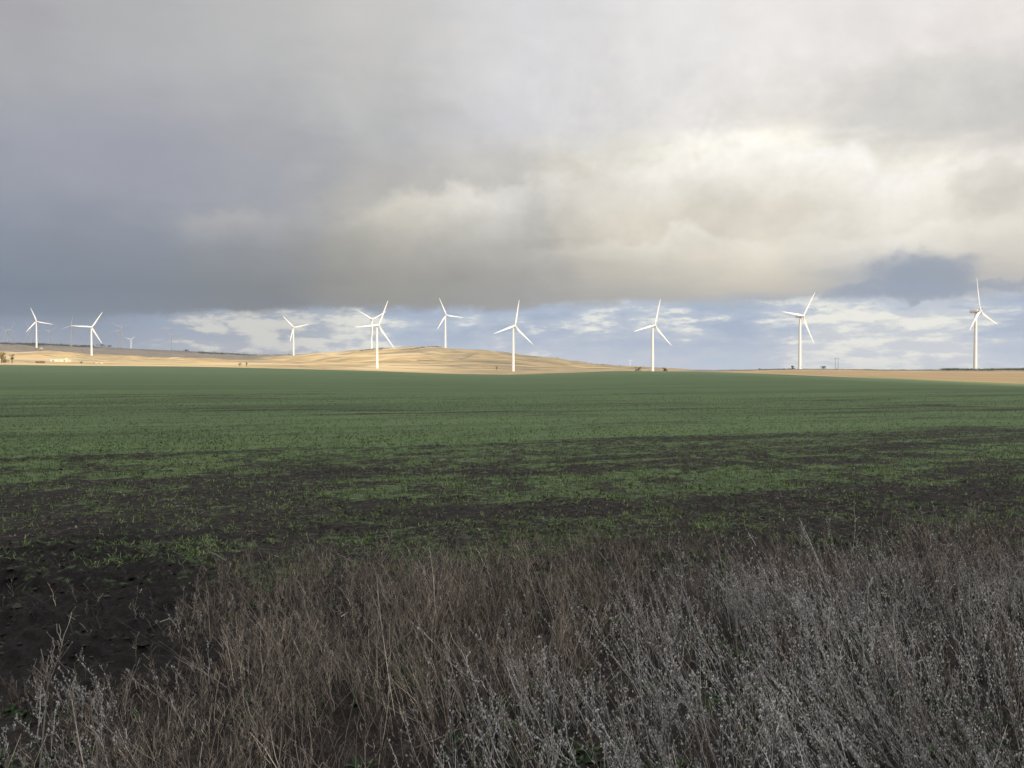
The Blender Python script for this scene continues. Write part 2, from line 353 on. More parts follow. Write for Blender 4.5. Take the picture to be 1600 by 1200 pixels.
# field material ------------------------------------------------
m_field, N, b = mat("field", 0.95, 0.1)
geo = N.new('ShaderNodeNewGeometry'); P = geo.outputs['Position']
at = N.new('ShaderNodeAttribute', attribute_name='green'); gm = at.outputs['Fac']
dk = N.new('ShaderNodeAttribute', attribute_name='dark'); dkf = dk.outputs['Fac']
rot = N.new('ShaderNodeMapping'); N.put(rot.inputs['Vector'], P); rot.inputs['Rotation'].default_value = (0, 0, -math.atan(RS))
st = N.vm('MULTIPLY', rot.outputs[0], (0.12, 1.0, 1.0))
nf = N.noise(P, 9.0, 6, .65); nx = N.noise(P, 32.0, 5, .7); nm = N.noise(P, 1.3, 5, .6); ns = N.noise(st, 1.2, 6, .62); nb = N.noise(P, .045, 5, .55)
soil = N.mix(nm, (.007, .0062, .0057), (.021, .018, .016))
soil = N.mix(N.sm(nf, .45, .75), soil, (.042, .036, .031))
soil = N.mix(N.sm(nx, .56, .72, 0, .8), soil, (.075, .066, .056))
soil = N.mix(N.sm(nx, .46, .34, 0, .8), soil, (.006, .0055, .005))
soil = N.mix(dkf, soil, N.mix(nf, (.006, .0055, .0055), (.019, .017, .016)))
gr = N.mix(nb, (.062, .100, .045), (.100, .141, .056))
gr = N.mix(N.sm(nm, .3, .7), gr, (.080, .114, .050))
stw = N.noise(N.vm('MULTIPLY', rot.outputs[0], (0.012, .16, 1.0)), 1.0, 6, .6)
gr = N.mix(N.sm(stw, .44, .60, 0, .9), gr, (.058, .086, .040))
fin = N.noise(N.vm('MULTIPLY', rot.outputs[0], (.02, .55, 1.0)), 1.0, 7, .68)
gr = N.mix(N.m('MULTIPLY', N.sm(ns, .52, .66), .45), gr, (.036, .052, .030))
sepP = N.new('ShaderNodeSeparateXYZ'); N.put(sepP.inputs[0], P)
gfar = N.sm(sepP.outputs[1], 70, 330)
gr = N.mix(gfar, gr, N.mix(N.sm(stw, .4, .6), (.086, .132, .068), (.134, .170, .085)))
gr = N.mix(N.sm(fin, .50, .66, 0, .55), gr, (.050, .066, .038))
nv1 = N.noise(P, 5.0, 6, .8); nv2 = N.noise(N.vm('MULTIPLY', rot.outputs[0], (.5, 1.3, 1.0)), 9.0, 5, .7)
nmx = N.sm(N.m('ADD', N.m('MULTIPLY', nv1, .5), N.m('MULTIPLY', nv2, .5)), .34, .66)
cover = N.m('SUBTRACT', N.m('MULTIPLY', gm, N.sm(sepP.outputs[1], 11, 27, .55, 1.22)), nmx)
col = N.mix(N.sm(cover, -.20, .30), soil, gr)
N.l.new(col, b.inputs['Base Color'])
bp = N.new('ShaderNodeBump'); bp.inputs['Strength'].default_value = .9; bp.inputs['Distance'].default_value = .05
N.put(bp.inputs['Height'], N.m('ADD', nf, nm)); N.l.new(bp.outputs[0], b.inputs['Normal'])

X, Y = polar_grid(r1, acols); Z = height(X, Y)
_, dd = polar(X, Y)
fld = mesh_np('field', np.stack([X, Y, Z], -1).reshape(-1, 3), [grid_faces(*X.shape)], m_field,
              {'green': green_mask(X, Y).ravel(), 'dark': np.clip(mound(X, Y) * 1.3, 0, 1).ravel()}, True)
tag(fld, kind='structure', label='flat green field of young crop with bare dark soil strips in front')

# hills material ------------------------------------------------
m_hill, N, b = mat("hills", 0.95, 0.1)
geo = N.new('ShaderNodeNewGeometry'); P = geo.outputs['Position']
def A(n): return N.new('ShaderNodeAttribute', attribute_name=n).outputs['Fac']
n1h = N.noise(N.vm('MULTIPLY', P, (1, .55, 1)), .006, 5, .6); n2h = N.noise(N.vm('MULTIPLY', P, (.35, 1, 1)), .03, 6, .65); n3h = N.noise(N.vm('MULTIPLY', P, (.6, 1, 1)), .12, 6, .65); n4h = N.noise(N.vm('MULTIPLY', P, (.16, 1, 1)), .055, 6, .62)
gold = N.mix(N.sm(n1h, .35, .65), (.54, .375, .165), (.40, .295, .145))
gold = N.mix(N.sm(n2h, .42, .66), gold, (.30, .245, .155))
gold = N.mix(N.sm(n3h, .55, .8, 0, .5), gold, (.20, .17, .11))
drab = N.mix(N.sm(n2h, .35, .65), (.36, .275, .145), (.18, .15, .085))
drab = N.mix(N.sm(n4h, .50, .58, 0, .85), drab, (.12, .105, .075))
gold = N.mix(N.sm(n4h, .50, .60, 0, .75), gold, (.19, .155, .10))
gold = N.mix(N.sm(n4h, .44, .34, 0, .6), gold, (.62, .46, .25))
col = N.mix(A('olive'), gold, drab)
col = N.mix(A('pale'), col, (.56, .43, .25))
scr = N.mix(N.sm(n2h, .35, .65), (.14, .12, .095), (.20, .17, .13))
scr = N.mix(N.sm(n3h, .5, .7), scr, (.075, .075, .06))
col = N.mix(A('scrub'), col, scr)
col = N.mix(A('track'), col, (.09, .08, .06))
col = N.mix(A('brown'), col, N.mix(n2h, (.28, .195, .105), (.20, .145, .08)))
col = N.mix(A('verge'), col, N.mix(n3h, (.20, .22, .085), (.15, .18, .075)))
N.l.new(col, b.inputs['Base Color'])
bp = N.new('ShaderNodeBump'); bp.inputs['Strength'].default_value = .6; bp.inputs['Distance'].default_value = 3.0
N.put(bp.inputs['Height'], N.m('ADD', n2h, N.m('MULTIPLY', n3h, .6))); N.l.new(bp.outputs[0], b.inputs['Normal'])
X, Y = polar_grid(r2, acols); Z = height(X, Y); px, dd = polar(X, Y)
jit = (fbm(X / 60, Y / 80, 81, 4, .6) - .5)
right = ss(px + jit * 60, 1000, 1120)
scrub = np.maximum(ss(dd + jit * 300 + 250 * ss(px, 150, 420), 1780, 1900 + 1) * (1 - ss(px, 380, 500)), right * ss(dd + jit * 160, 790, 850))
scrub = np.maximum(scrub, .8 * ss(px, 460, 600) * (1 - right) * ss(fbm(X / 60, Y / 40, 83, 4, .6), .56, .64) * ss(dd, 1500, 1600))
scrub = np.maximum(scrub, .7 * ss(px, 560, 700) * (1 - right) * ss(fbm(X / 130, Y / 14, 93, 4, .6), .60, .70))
olive = ss(px + jit * 220, 600, 800) * .75 * (1 - right)
brown = right * ss(dd + jit * 30, 470, 500) * (1 - ss(dd + jit * 160, 760, 820)) * .75
verge = ss(px, 1280, 1400) * (1 - ss(dd + jit * 40, 450, 490))
def line(p0, d0, p1, d1, w): return np.exp(-((dd - (d0 + (px - p0) / (p1 - p0) * (d1 - d0)) - jit * 40) / w) ** 2) * ss(px, p0 - 6, p0) * (1 - ss(px, p1, p1 + 6))
track = np.clip(line(655, 1365, 840, 1345, 6) + .8 * line(610, 1250, 720, 1265, 6) + .9 * line(470, 1050, 530, 820, 12) + .8 * line(20, 1080, 55, 950, 12) + .6 * line(720, 1420, 745, 1520, 9) + .7 * line(640, 1570, 668, 1500, 8) + .7 * line(820, 1290, 900, 1320, 8) + .6 * line(385, 1500, 470, 1330, 9), 0, 1)
tr = np.exp(-((dd - (1180 + 260 * ss(px, 380, 680))) / 14) ** 2) * ss(px, 330, 380) * (1 - ss(px, 640, 700))
pale = np.maximum(np.exp(-((dd - 470) / 70.) ** 2) * (1 - ss(px, 520, 700)), np.maximum(tr, .7 * ss(fbm(X / 150, Y / 90, 91, 3), .56, .66) * (1 - ss(px, 640, 760)) * (dd < 1850)))
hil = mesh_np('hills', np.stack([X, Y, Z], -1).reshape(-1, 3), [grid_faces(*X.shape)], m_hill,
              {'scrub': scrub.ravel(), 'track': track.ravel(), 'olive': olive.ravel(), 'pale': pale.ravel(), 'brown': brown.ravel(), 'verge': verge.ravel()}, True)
tag(hil, kind='structure', label='low rolling golden grass hills behind the green field')

# ------------------------------------------------------------ clouds whose shade lies on the land
m_cl, N, b = mat("cloud", 1.0, 0.0); b.inputs['Base Color'].default_value = (.85, .85, .87, 1)
def cloud(name, c, rad, seed, label):
    nu, nv = 96, 40
    u = np.linspace(0, 2 * np.pi, nu, endpoint=False); v = np.linspace(0, np.pi, nv)
    U, V = np.meshgrid(u, v)
    d = np.stack([np.sin(V) * np.cos(U), np.sin(V) * np.sin(U), np.cos(V)], -1)
    n = fbm(d[..., 0] * 4 + 9, d[..., 1] * 6 + d[..., 2] * 3 + 9, seed, 4)
    k = 0.93 + .14 * n * np.sin(V)
    Pp = d * np.array(rad) * k[..., None]
    Pp[..., 2] = np.where(Pp[..., 2] < 0, Pp[..., 2] * .5, Pp[..., 2] * (0.8 + .8 * n)) + c[2]
    Pp[..., 0] += c[0]; Pp[..., 1] += c[1]
    i = np.arange(nv - 1)[:, None] * nu + np.arange(nu)[None]; i2 = np.arange(nv - 1)[:, None] * nu + (np.arange(nu)[None] + 1) % nu
    f = np.stack([i, i + nu, i2 + nu, i2], -1).reshape(-1, 4)
    o = mesh_np(name, Pp.reshape(-1, 3), [f], m_cl, None, True)
    tag(o, label=label, kind='structure')
def under(X, Y, alt): k = alt / S[2]; return (X + S[0] * k, Y + S[1] * k, alt)
FRONT = 430
cloud('cloud', under(0, FRONT - 760, 1200), (2900, 740, 70), 5, 'low flat grey cloud behind the viewer shading the near field')
cloud('cloud', under(-3300, 3700, 4000), (2500, 1500, 60), 8, 'flat grey cloud overhead shading the far ridge')

# ------------------------------------------------------------ wind turbines
m_w, N, b = mat("turbine_white", 0.45, 0.4)
geo = N.new('ShaderNodeNewGeometry')
N.l.new(N.mix(N.noise(geo.outputs['Position'], .35, 4, .6), (.70, .70, .685), (.64, .64, .625)), b.inputs['Base Color'])
m_g, N, b = mat("turbine_grey", 0.6, 0.3); b.inputs['Base Color'].default_value = (.30, .31, .32, 1)
m_d, N, b = mat("dark_steel", 0.6, 0.3); b.inputs['Base Color'].default_value = (.10, .10, .11, 1)
HUB = 66.0
def lathe(prof, n=40):
    t = np.linspace(0, 2 * np.pi, n, endpoint=False)
    V = np.array([(r * math.cos(a), r * math.sin(a), z) for r, z in prof for a in t])
    f = [[k * n + i, k * n + (i + 1) % n, (k + 1) * n + (i + 1) % n, (k + 1) * n + i] for k in range(len(prof) - 1) for i in range(n)]
    return V, np.array(f)
prof = [(2.35, -12), (2.35, -.1), (2.12, 0)]
for zz in (21, 43): 
    rr = 2.12 - .0125 * zz
    prof += [(rr, zz), (rr + .05, zz + .02), (rr + .05, zz + .25), (rr - .004, zz + .27)]
prof += [(1.32, 64.2), (1.42, 64.25), (1.42, 64.6), (.02, 64.62)]
V, f = lathe(prof); me_tower = mesh_np('tower', V, [f], m_w, None, False).data
def loft(secs):
    n = len(secs[0]); V = np.concatenate(secs); f = []
    for k in range(len(secs) - 1):
        for i in range(n): f.append([k * n + i, k * n + (i + 1) % n, (k + 1) * n + (i + 1) % n, (k + 1) * n + i])
    c0 = len(V); V = np.concatenate([V, [secs[0].mean(0), secs[-1].mean(0)]])
    t = [[(i + 1) % n, i, c0] for i in range(n)] + [[(len(secs) - 1) * n + i, (len(secs) - 1) * n + (i + 1) % n, c0 + 1] for i in range(n)]
    return V, np.array(f), np.array(t)
def rrect(w, h, y, zc, n=24, e=.35):
    t = np.linspace(0, 2 * np.pi, n, endpoint=False)
    return np.array([(w * np.sign(math.cos(a)) * abs(math.cos(a)) ** e, y, zc + h * np.sign(math.sin(a)) * abs(math.sin(a)) ** e) for a in t])
secs = [rrect(1.0, 1.0, -3.3, 0), rrect(1.45, 1.4, -3.1, .0), rrect(1.75, 1.75, -1.5, .1), rrect(1.8, 1.85, 1.5, .15), rrect(1.7, 1.75, 5.2, .2), rrect(1.35, 1.3, 6.4, .35), rrect(.9, .8, 6.6, .4)]
V, f, t = loft(secs); me_nac = mesh_np('nacelle', V, [f, t], m_w, None, True).data
V, f = lathe([(.02, 0), (.02, 1.8), (.06, 1.8), (.001, 1.85)], 8); V2, f2 = lathe([(.02, 0), (.02, 1.4), (.15, 1.4), (.001, 1.5)], 8)
V2[:, 0] += .8; me_mast = mesh_np('weather_mast', np.concatenate([V, V2]), [np.concatenate([f, f2 + len(V)])], m_d).data
V, f = lathe([(1.25, 1.3), (1.5, 1.0), (1.62, 0), (1.45, -1.0), (.95, -1.8), (.4, -2.2), (.01, -2.3)], 24)
V = V[:, [0, 2, 1]]; me_hub = mesh_np('hub', V, [f[:, ::-1]], m_w, None, True).data
# blade along +Z, chord along X, rotor axis Y
def sec(r):
    ch = np.interp(r, [1.0, 2.2, 4, 7.5, 12, 20, 30, 36, 38.2, 38.6], [1.8, 1.8, 2.3, 3.15, 2.7, 2.0, 1.3, .85, .5, .12])
    th = np.interp(r, [1.0, 2.2, 4, 7.5, 12, 20, 30, 38.6], [1.8, 1.8, 1.35, .85, .6, .36, .2, .05])
    tw = math.radians(np.interp(r, [1, 7.5, 15, 38.6], [16, 14, 6, 0]))
    rnd = np.interp(r, [2.2, 6], [1, 0])
    t = np.linspace(0, 2 * np.pi, 20, endpoint=False)
    x = np.cos(t); y = np.sin(t) * (rnd + (1 - rnd) * (0.35 + .65 * np.clip((1 - x) / 1.6, 0, 1)))
    off = (1 - rnd) * .2 * ch
    x = x * ch / 2 + off; y = y * th / 2
    return np.stack([x * math.cos(tw) - y * math.sin(tw), x * math.sin(tw) + y * math.cos(tw) - .0009 * r * r, np.full(20, r)], 1)
V, f, t = loft([sec(r) for r in (1.0, 2.2, 3, 4, 5.2, 6.4, 7.5, 9, 12, 16, 20, 25, 30, 34, 36.5, 38, 38.4, 38.6)])
me_bl = mesh_np('blade', V, [f, t], m_w, None, True).data
V = np.array([(x, y, z) for x in (-.45, .45) for y in (-2.2, -2.05) for z in (.1, 2.3)]); 
me_door = mesh_np('door', V, [np.array([[0, 1, 3, 2], [4, 6, 7, 5], [0, 4, 5, 1], [2, 3, 7, 6], [1, 5, 7, 3], [0, 2, 6, 4]])], m_g).data
for nm in ('tower', 'nacelle', 'weather_mast', 'hub', 'blade', 'door'): bpy.data.objects.remove(bpy.data.objects[nm])
def unproj(x, y, Y):
    a = (x - 800) / F; v = (600 - y) / F
    ry = math.cos(PIT) + v * math.sin(PIT); rz = -math.sin(PIT) + v * math.cos(PIT)
    return np.array([a * Y / ry, Y, rz * Y / ry])
TILT = -.08; OVER = 5.0
GR1 = 'white wind turbines in sunlight across the hills'; GR2 = 'distant shaded wind turbines on the far left ridge'
def turbine(hx, hy, Y, yaw, ph, label, group, detail=True):
    h = unproj(hx, hy, Y); rz = math.pi - R(yaw)
    o = bpy.data.objects.new('wind_turbine', None); C.objects.link(o)
    fd = np.array([math.sin(R(yaw)), math.cos(R(yaw)), 0])
    o.location = tuple(h - fd * OVER - np.array([0, 0, HUB])); o.rotation_euler = (0, 0, rz); o.empty_display_size = 5
    tag(o, label, 'wind turbine', group)
    def part(n, me, M=None, p=o):
        c = bpy.data.objects.new(n, me); C.objects.link(c); c.parent = p
        if M is not None: c.matrix_local = M
        return c
    tw = part('tower', me_tower)
    if detail: part('door', me_door, None, tw)
    T = Matrix.Translation((0, -OVER, HUB)) @ Matrix.Rotation(TILT, 4, 'X')
    nc = part('nacelle', me_nac, Matrix.Translation((0, 0, HUB + .35)) @ Matrix.Rotation(TILT, 4, 'X'))
    if detail: part('weather_mast', me_mast, Matrix.Translation((-.4, 5.0, 1.9)), nc)
    part('hub', me_hub, T)
    for k in range(3):
        part('blade', me_bl, T @ Matrix.Rotation(R(ph + 120 * k), 4, 'Y'))
    return o
TURB = [
 (57.1, 502.2, 2060, 142, 100, 'white turbine at the far left beside the dark ridge, one blade reaching right'),
 (143.4, 511.1, 1620, 142, 32, 'white turbine standing just right of the long pale shed'),
 (459.1, 511.6, 1900, 152, 76, 'slender white turbine alone where the golden hill starts to rise'),
 (581.6, 499.0, 1740, 151, 60, 'smaller white turbine partly behind a nearer one on the hill left side'),
 (592.0, 508.4, 1070, 138, 24, 'large white turbine in front of the golden hill, crossing a farther one'),
 (697.4, 492.3, 1620, 150, 96, 'white turbine on the very top of the golden hill'),
 (804.9, 509.5, 1100, 147, 12, 'white turbine in front of the right slope of the golden hill'),
 (1023.5, 508.5, 1070, 151, 16, 'white turbine rising from behind the green field edge, between two tiny trees'),
 (1255.2, 493.9, 985, 151, 36, 'tall white turbine left of the wooden power pylon'),
 (1531.9, 486.3, 893, 147, 112, 'tallest white turbine at the right, its grey nacelle seen side on')]
for a in TURB: turbine(*a[:5], a[5], GR1)
FAR = [
 (268.6, 524.3, 3360, 143, 76, 'dark distant turbine alone on the left ridge, clear of the others'),
 (189.8, 512.3, 3000, 150, 60, 'pale distant turbine with two blades raised in a V'),
 (186.6, 517.0, 3400, 150, 20, 'small dark turbine just left of the one with raised V blades'),
 (110.4, 509.5, 2750, 165, 10, 'distant dark turbine between the two white turbines at the left'),
 (78.3, 518.0, 3400, 165, 45, 'distant dark turbine just right of the leftmost white turbine'),
 (48.0, 516.0, 3200, 150, -30, 'distant dark turbine just left of the leftmost white turbine'),
 (15.8, 515.5, 3200, 175, 30, 'thick dark distant turbine near the left end of the ridge'),
 (10.0, 519.0, 3700, 175, 80, 'small dark turbine farthest left on the ridge'),
 (204.5, 530.5, 5600, 150, 50, 'faintest tiny turbine right of the pair behind the ridge')]
for a in FAR: turbine(*a[:5], a[5], GR2, False)
turbine(984.8, 564.5, 6500, 150, 65, 'tiny pale far turbine at the right foot of the golden hill', None, False)

# ------------------------------------------------------------ shed, outbuildings, pylon, trees
def ground_at(px, Y):
    X = (px - 800) / F * Y * math.cos(PIT); return X, float(height(np.array([X]), np.array([float(Y)]))[0])
def box(x0, x1, y0, y1, z0, z1):
    V = np.array([(x, y, z) for x in (x0, x1) for y in (y0, y1) for z in (z0, z1)])
    return V, np.array([[0, 1, 3, 2], [4, 6, 7, 5], [0, 4, 5, 1], [2, 3, 7, 6], [1, 5, 7, 3], [0, 2, 6, 4]])
def boxes(name, L, m, parent=None):
    Vs, Fs, k = [], [], 0
    for bx in L:
        V, f = box(*bx); Vs.append(V); Fs.append(f + k); k += 8
    return mesh_np(name, np.concatenate(Vs), [np.concatenate(Fs)], m, None, False, parent)
m_shed, N, b = mat("cream_metal", .5, .4); b.inputs['Base Color'].default_value = (.72, .64, .46, 1)
m_roof, N, b = mat("shed_roof", .5, .4); b.inputs['Base Color'].default_value = (.40, .36, .30, 1)
m_door, N, b = mat("shed_door", .6, .3); b.inputs['Base Color'].default_value = (.30, .27, .22, 1)
m_wood, N, b = mat("pole_wood", .9, .1); b.inputs['Base Color'].default_value = (.10, .08, .065, 1)
def shed(pxc, Y, w, d, h, label, cat, tallend=True, rz=0.0):
    X, z = ground_at(pxc, Y); z -= .5
    o = bpy.data.objects.new('long_shed' if w > 15 else 'outbuilding', None); C.objects.link(o); o.location = (X, Y, z); o.rotation_euler = (0, 0, rz); tag(o, label, cat)
    W2 = w / 2; hh = h + .5
    L = [(-W2, W2, -d / 2, d / 2, 0, hh)]
    if tallend: L.append((W2 - 2.6, W2 + .3, -d / 2 - .3, d / 2 - 1, 0, hh + 1.6))
    boxes('wall', L, m_shed, o)
    V = np.array([(-W2 - .4, -d / 2 - .4, hh + .02), (W2 + .4, -d / 2 - .4, hh + .02), (W2 + .4, d / 2 + .4, hh + .02), (-W2 - .4, d / 2 + .4, hh + .02), (-W2 - .4, 0, hh + d * .17), (W2 + .4, 0, hh + d * .17)])
    mesh_np('roof', V, [np.array([[0, 1, 5, 4], [2, 3, 4, 5], [0, 3, 2, 1]]), np.array([[0, 4, 3], [1, 2, 5]])], m_roof, None, False, o)
    n = max(1, int(w // 7))
    for i in range(n):
        x = -W2 + (i + .5) * w / n
        boxes('door' if i % 2 == 0 else 'window', [(x - (1.3 if i % 2 == 0 else .6), x + (1.3 if i % 2 == 0 else .6), -d / 2 - .06, -d / 2 + .05, .5 if i % 2 == 0 else 1.9, min(h, 3.2))], m_door, o)
    return o
shed(95, 1060, 23, 9, 3.6, 'long low cream shed with a taller right end below the golden slope', 'shed')
shed(148, 1010, 2.8, 3, 2.1, 'tiny pale hut left of the low white trailer', 'hut', False)
shed(156.5, 1010, 7.5, 3, 1.6, 'low white trailer right of the tiny pale hut', 'trailer', False)
shed(65, 2040, 5, 4, 2.4, 'tiny white hut on the grey slope by the leftmost white turbine', 'hut', False)
# wooden H-frame power pylon
X, z = ground_at(1307.3, 1180)
o = bpy.data.objects.new('power_pylon', None); C.objects.link(o); o.location = (X, 1180, z)
tag(o, 'wooden double pole power pylon right of the tall turbine', 'power pylon')
for sx in (-2.1, 2.1):
    V, f = lathe([(.30, -4), (.20, 19.5), (.01, 19.52)], 10); V[:, 0] += sx
    mesh_np('pole', V, [f], m_wood, None, True, o)
boxes('crossarm', [(-4.6, 4.6, -.3, -.05, 16.7, 17.05)], m_wood, o)
for sx in (-4.2, 0, 4.2):
    V, f = lathe([(.01, 15.5), (.13, 15.6), (.13, 16.5), (.01, 16.7)], 8); V[:, 0] += sx; V[:, 1] -= .18
    mesh_np('insulator', V, [f], m_g, None, True, o)

def leafmat(name, c1, c2):
    m, N, b = mat(name, .8, .15); g = N.new('ShaderNodeNewGeometry')
    N.l.new(N.mix(g.outputs['Random Per Island'], c1, c2), b.inputs['Base Color']); return m
m_lg = leafmat('leaf_dark', (.035, .045, .022), (.085, .090, .045))
m_ly = leafmat('leaf_pale', (.16, .14, .06), (.30, .25, .12))
m_lb = leafmat('leaf_brown', (.12, .09, .05), (.22, .17, .10))
m_bark, N, b = mat("bark", .9, .1); b.inputs['Base Color'].default_value = (.07, .055, .04, 1)
def tubes(Pts, Rad, sides=3, ang=0.0):
    """Pts (N,K,3), Rad (N,K)"""
    n, k, _ = Pts.shape; t = np.arange(sides) * 2 * np.pi / sides
    ph = rng.random((n, 1, 1)) * 6.28
    off = np.stack([np.cos(t + ph), np.sin(t + ph), np.zeros((n, 1, sides))], -1)
    V = Pts[:, :, None, :] + off * Rad[:, :, None, None]
    base = (np.arange(n) * k * sides)[:, None, None] + (np.arange(k - 1) * sides)[None, :, None]
    i = np.arange(sides)[None, None]; j = (i + 1) % sides
    f = np.stack([base + i, base + j, base + sides + j, base + sides + i], -1).reshape(-1, 4)
    return V.reshape(-1, 3), f
def tree(pxc, Y, h, w, label, m, cat='tree', kind='tree', n=420, group=None, trunk=.35, yoff=0.0, seed=1):
    g = np.random.default_rng(seed * 77 + int(pxc * 3))
    X, z = ground_at(pxc, Y)
    o = bpy.data.objects.new(kind, None); C.objects.link(o); o.location = (X, Y, z - .3 + yoff); tag(o, label, cat, group)
    nb = 9; P0 = np.zeros((nb, 4, 3)); Rr = np.zeros((nb, 4))
    for i in range(nb):
        a = g.random() * 6.28; s = g.uniform(.3, 1) * w * .42; z0 = h * trunk * g.uniform(.3, 1); z1 = h * g.uniform(.6, .92)
        if i == 0: z0 = 0; s = .05 * w; z1 = h * .85
        for k in range(4):
            q = k / 3; P0[i, k] = (math.cos(a) * s * q, math.sin(a) * s * q, z0 + (z1 - z0) * q ** .8)
            Rr[i, k] = (.045 if i == 0 else .018) * h * (1 - .75 * q)
    V, f = tubes(P0, Rr, 5); mesh_np('trunk', V, [f], m_bark, None, True, o)
    nc = 14; cc = np.stack([g.normal(0, .24, nc) * w, g.normal(0, .24, nc) * w, h * g.uniform(trunk + .08, .86, nc)], 1); cr = g.uniform(.12, .26, nc) * w
    k = g.integers(0, nc, n); dv = g.normal(size=(n, 3)); dv /= np.linalg.norm(dv, axis=1)[:, None]
    c = cc[k] + dv * cr[k][:, None] * (g.random(n) ** .4)[:, None] * np.array([1, 1, .9]); c[:, 2] = np.clip(c[:, 2], .1 * h, h)
    s = g.uniform(.05, .10, n)[:, None] * min(w, h) ; u = g.normal(size=(n, 3)); u /= np.linalg.norm(u, axis=1)[:, None]; v = np.cross(u, g.normal(size=(n, 3))); v /= np.linalg.norm(v, axis=1)[:, None]
    V = np.stack([c - u * s, c + v * s * .6, c + u * s, c - v * s * .6], 1).reshape(-1, 3)
    mesh_np('crown', V, [np.arange(4 * n).reshape(-1, 4)], m, None, False, o)
tree(3, 800, 12.5, 8, 'pale yellowish tree at the left edge of the field', m_ly, seed=2)
tree(19, 820, 10.5, 4.5, 'narrow greenish tree second from the left edge', m_lb, seed=3)
tree(291, 3050, 11, 17, 'dark round tree on the left ridge right of the lone dark turbine', m_lg, seed=4)
tree(171, 2950, 9, 15, 'low dark tree on the ridge just right of the second white turbine', m_lg, seed=5)
tree(158, 2900, 11, 34, 'wide dark thicket on the ridge behind the second white turbine', m_lg, kind='thicket', cat='thicket', seed=6)
tree(997.5, 1100, 6.6, 6.5, 'small dark round tree left of the turbine behind the field edge', m_lg, seed=7, trunk=.1)
tree(1038.5, 1100, 6.2, 6.5, 'small dark round tree right of the turbine behind the field edge', m_lg, seed=8, trunk=.1)
tree(969, 1700, 3.5, 5, 'tiny dark bush low on the right shoulder of the golden hill', m_lg, 'bush', 'bush', trunk=.05, seed=9)
tree(1187, 1010, 2.6, 3.2, 'tiny dark bush farthest left on the right skyline', m_lg, 'bush', 'bush', trunk=.05, seed=10)
tree(1238, 1010, 5.2, 4, 'small upright dark tree just left of the tall turbine base', m_lg, seed=11, trunk=.12)
tree(1287, 1010, 4.4, 5, 'small rounded dark tree between the tall turbine and the pylon', m_lg, seed=12, trunk=.12)
tree(127, 930, 2.2, 4.2, 'small dark bush between the shed and the second turbine', m_lg, 'bush', 'bush', trunk=.05, seed=13, yoff=.5)
tree(8, 860, 5, 7, 'low brown bush at the foot of the two left trees', m_lb, 'bush', 'bush', trunk=.05, seed=14)
for i, (q, Yq, lab) in enumerate([(58, 900, 'brown bush left end of the group beside the shed'), (62, 890, 'brown bush in the middle of the group beside the shed'), (67, 905, 'brown bush nearest the cream shed')]):
    tree(q, Yq, 3.2, 5.5, lab, m_lb, 'bush', 'bush', trunk=.05, group='bushes beside the shed', seed=20 + i)
tree(375, 850, 5.5, 4.5, 'thin bare tree in the golden strip left of the lone slender turbine', m_lb, 'tree', 'bare_tree', n=90, seed=31)
tree(385, 850, 6.0, 4, 'taller thin bare tree in the golden strip, right one of the pair', m_lb, 'tree', 'bare_tree', n=90, seed=32)
tree(776, 1190, 7, 5.5, 'pale bare tree on the hill foot left of the turbine there', m_lb, 'tree', 'bare_tree', n=80, seed=33)
# low sagebrush in drifts along the skylines: too many to count
def scrub_mass(name, spans, m, label, per=1.0):
    Vs = []
    for (a, bq, Y0, Y1, h, cnt) in spans:
        qx = rng.uniform(a, bq, cnt); qy = rng.uniform(Y0, Y1, cnt)
        X = (qx - 800) / F * qy; z = height(X, qy)
        for i in range(cnt):
            nl = 26; s = h * rng.uniform(.5, 1.2)
            c = rng.normal(size=(nl, 3)) * np.array([s * 1.1, s * 1.1, s * .38]) + np.array([X[i], qy[i], z[i] + s * .35])
            u = rng.normal(size=(nl, 3)); u /= np.linalg.norm(u, axis=1)[:, None]; v = np.cross(u, rng.normal(size=(nl, 3))); v /= np.linalg.norm(v, axis=1)[:, None]
            k = s * .32
            Vs.append(np.stack([c - u * k, c + v * k * .7, c + u * k, c - v * k * .7], 1).reshape(-1, 3))
    V = np.concatenate(Vs); o = mesh_np(name, V, [np.arange(len(V)).reshape(-1, 4)], m); tag(o, label, 'scrub', kind='stuff')
scrub_mass('scrub', [(1470, 1610, 860, 960, 1.5, 240), (1190, 1240, 960, 1020, 1.0, 60), (1300, 1480, 850, 1000, .6, 120), (0, 70, 2300, 2500, 3.5, 90), (20, 150, 2450, 3000, 4.5, 160), (565, 600, 1690, 1760, 1.6, 50), (640, 690, 1610, 1660, 1.4, 60), (380, 475, 2000, 2300, 3, 90), (840, 990, 1650, 1800, 1.2, 60), (310, 400, 2700, 3400, 5, 90)], m_lg, 'dark sagebrush scrub scattered along the skyline ridges')

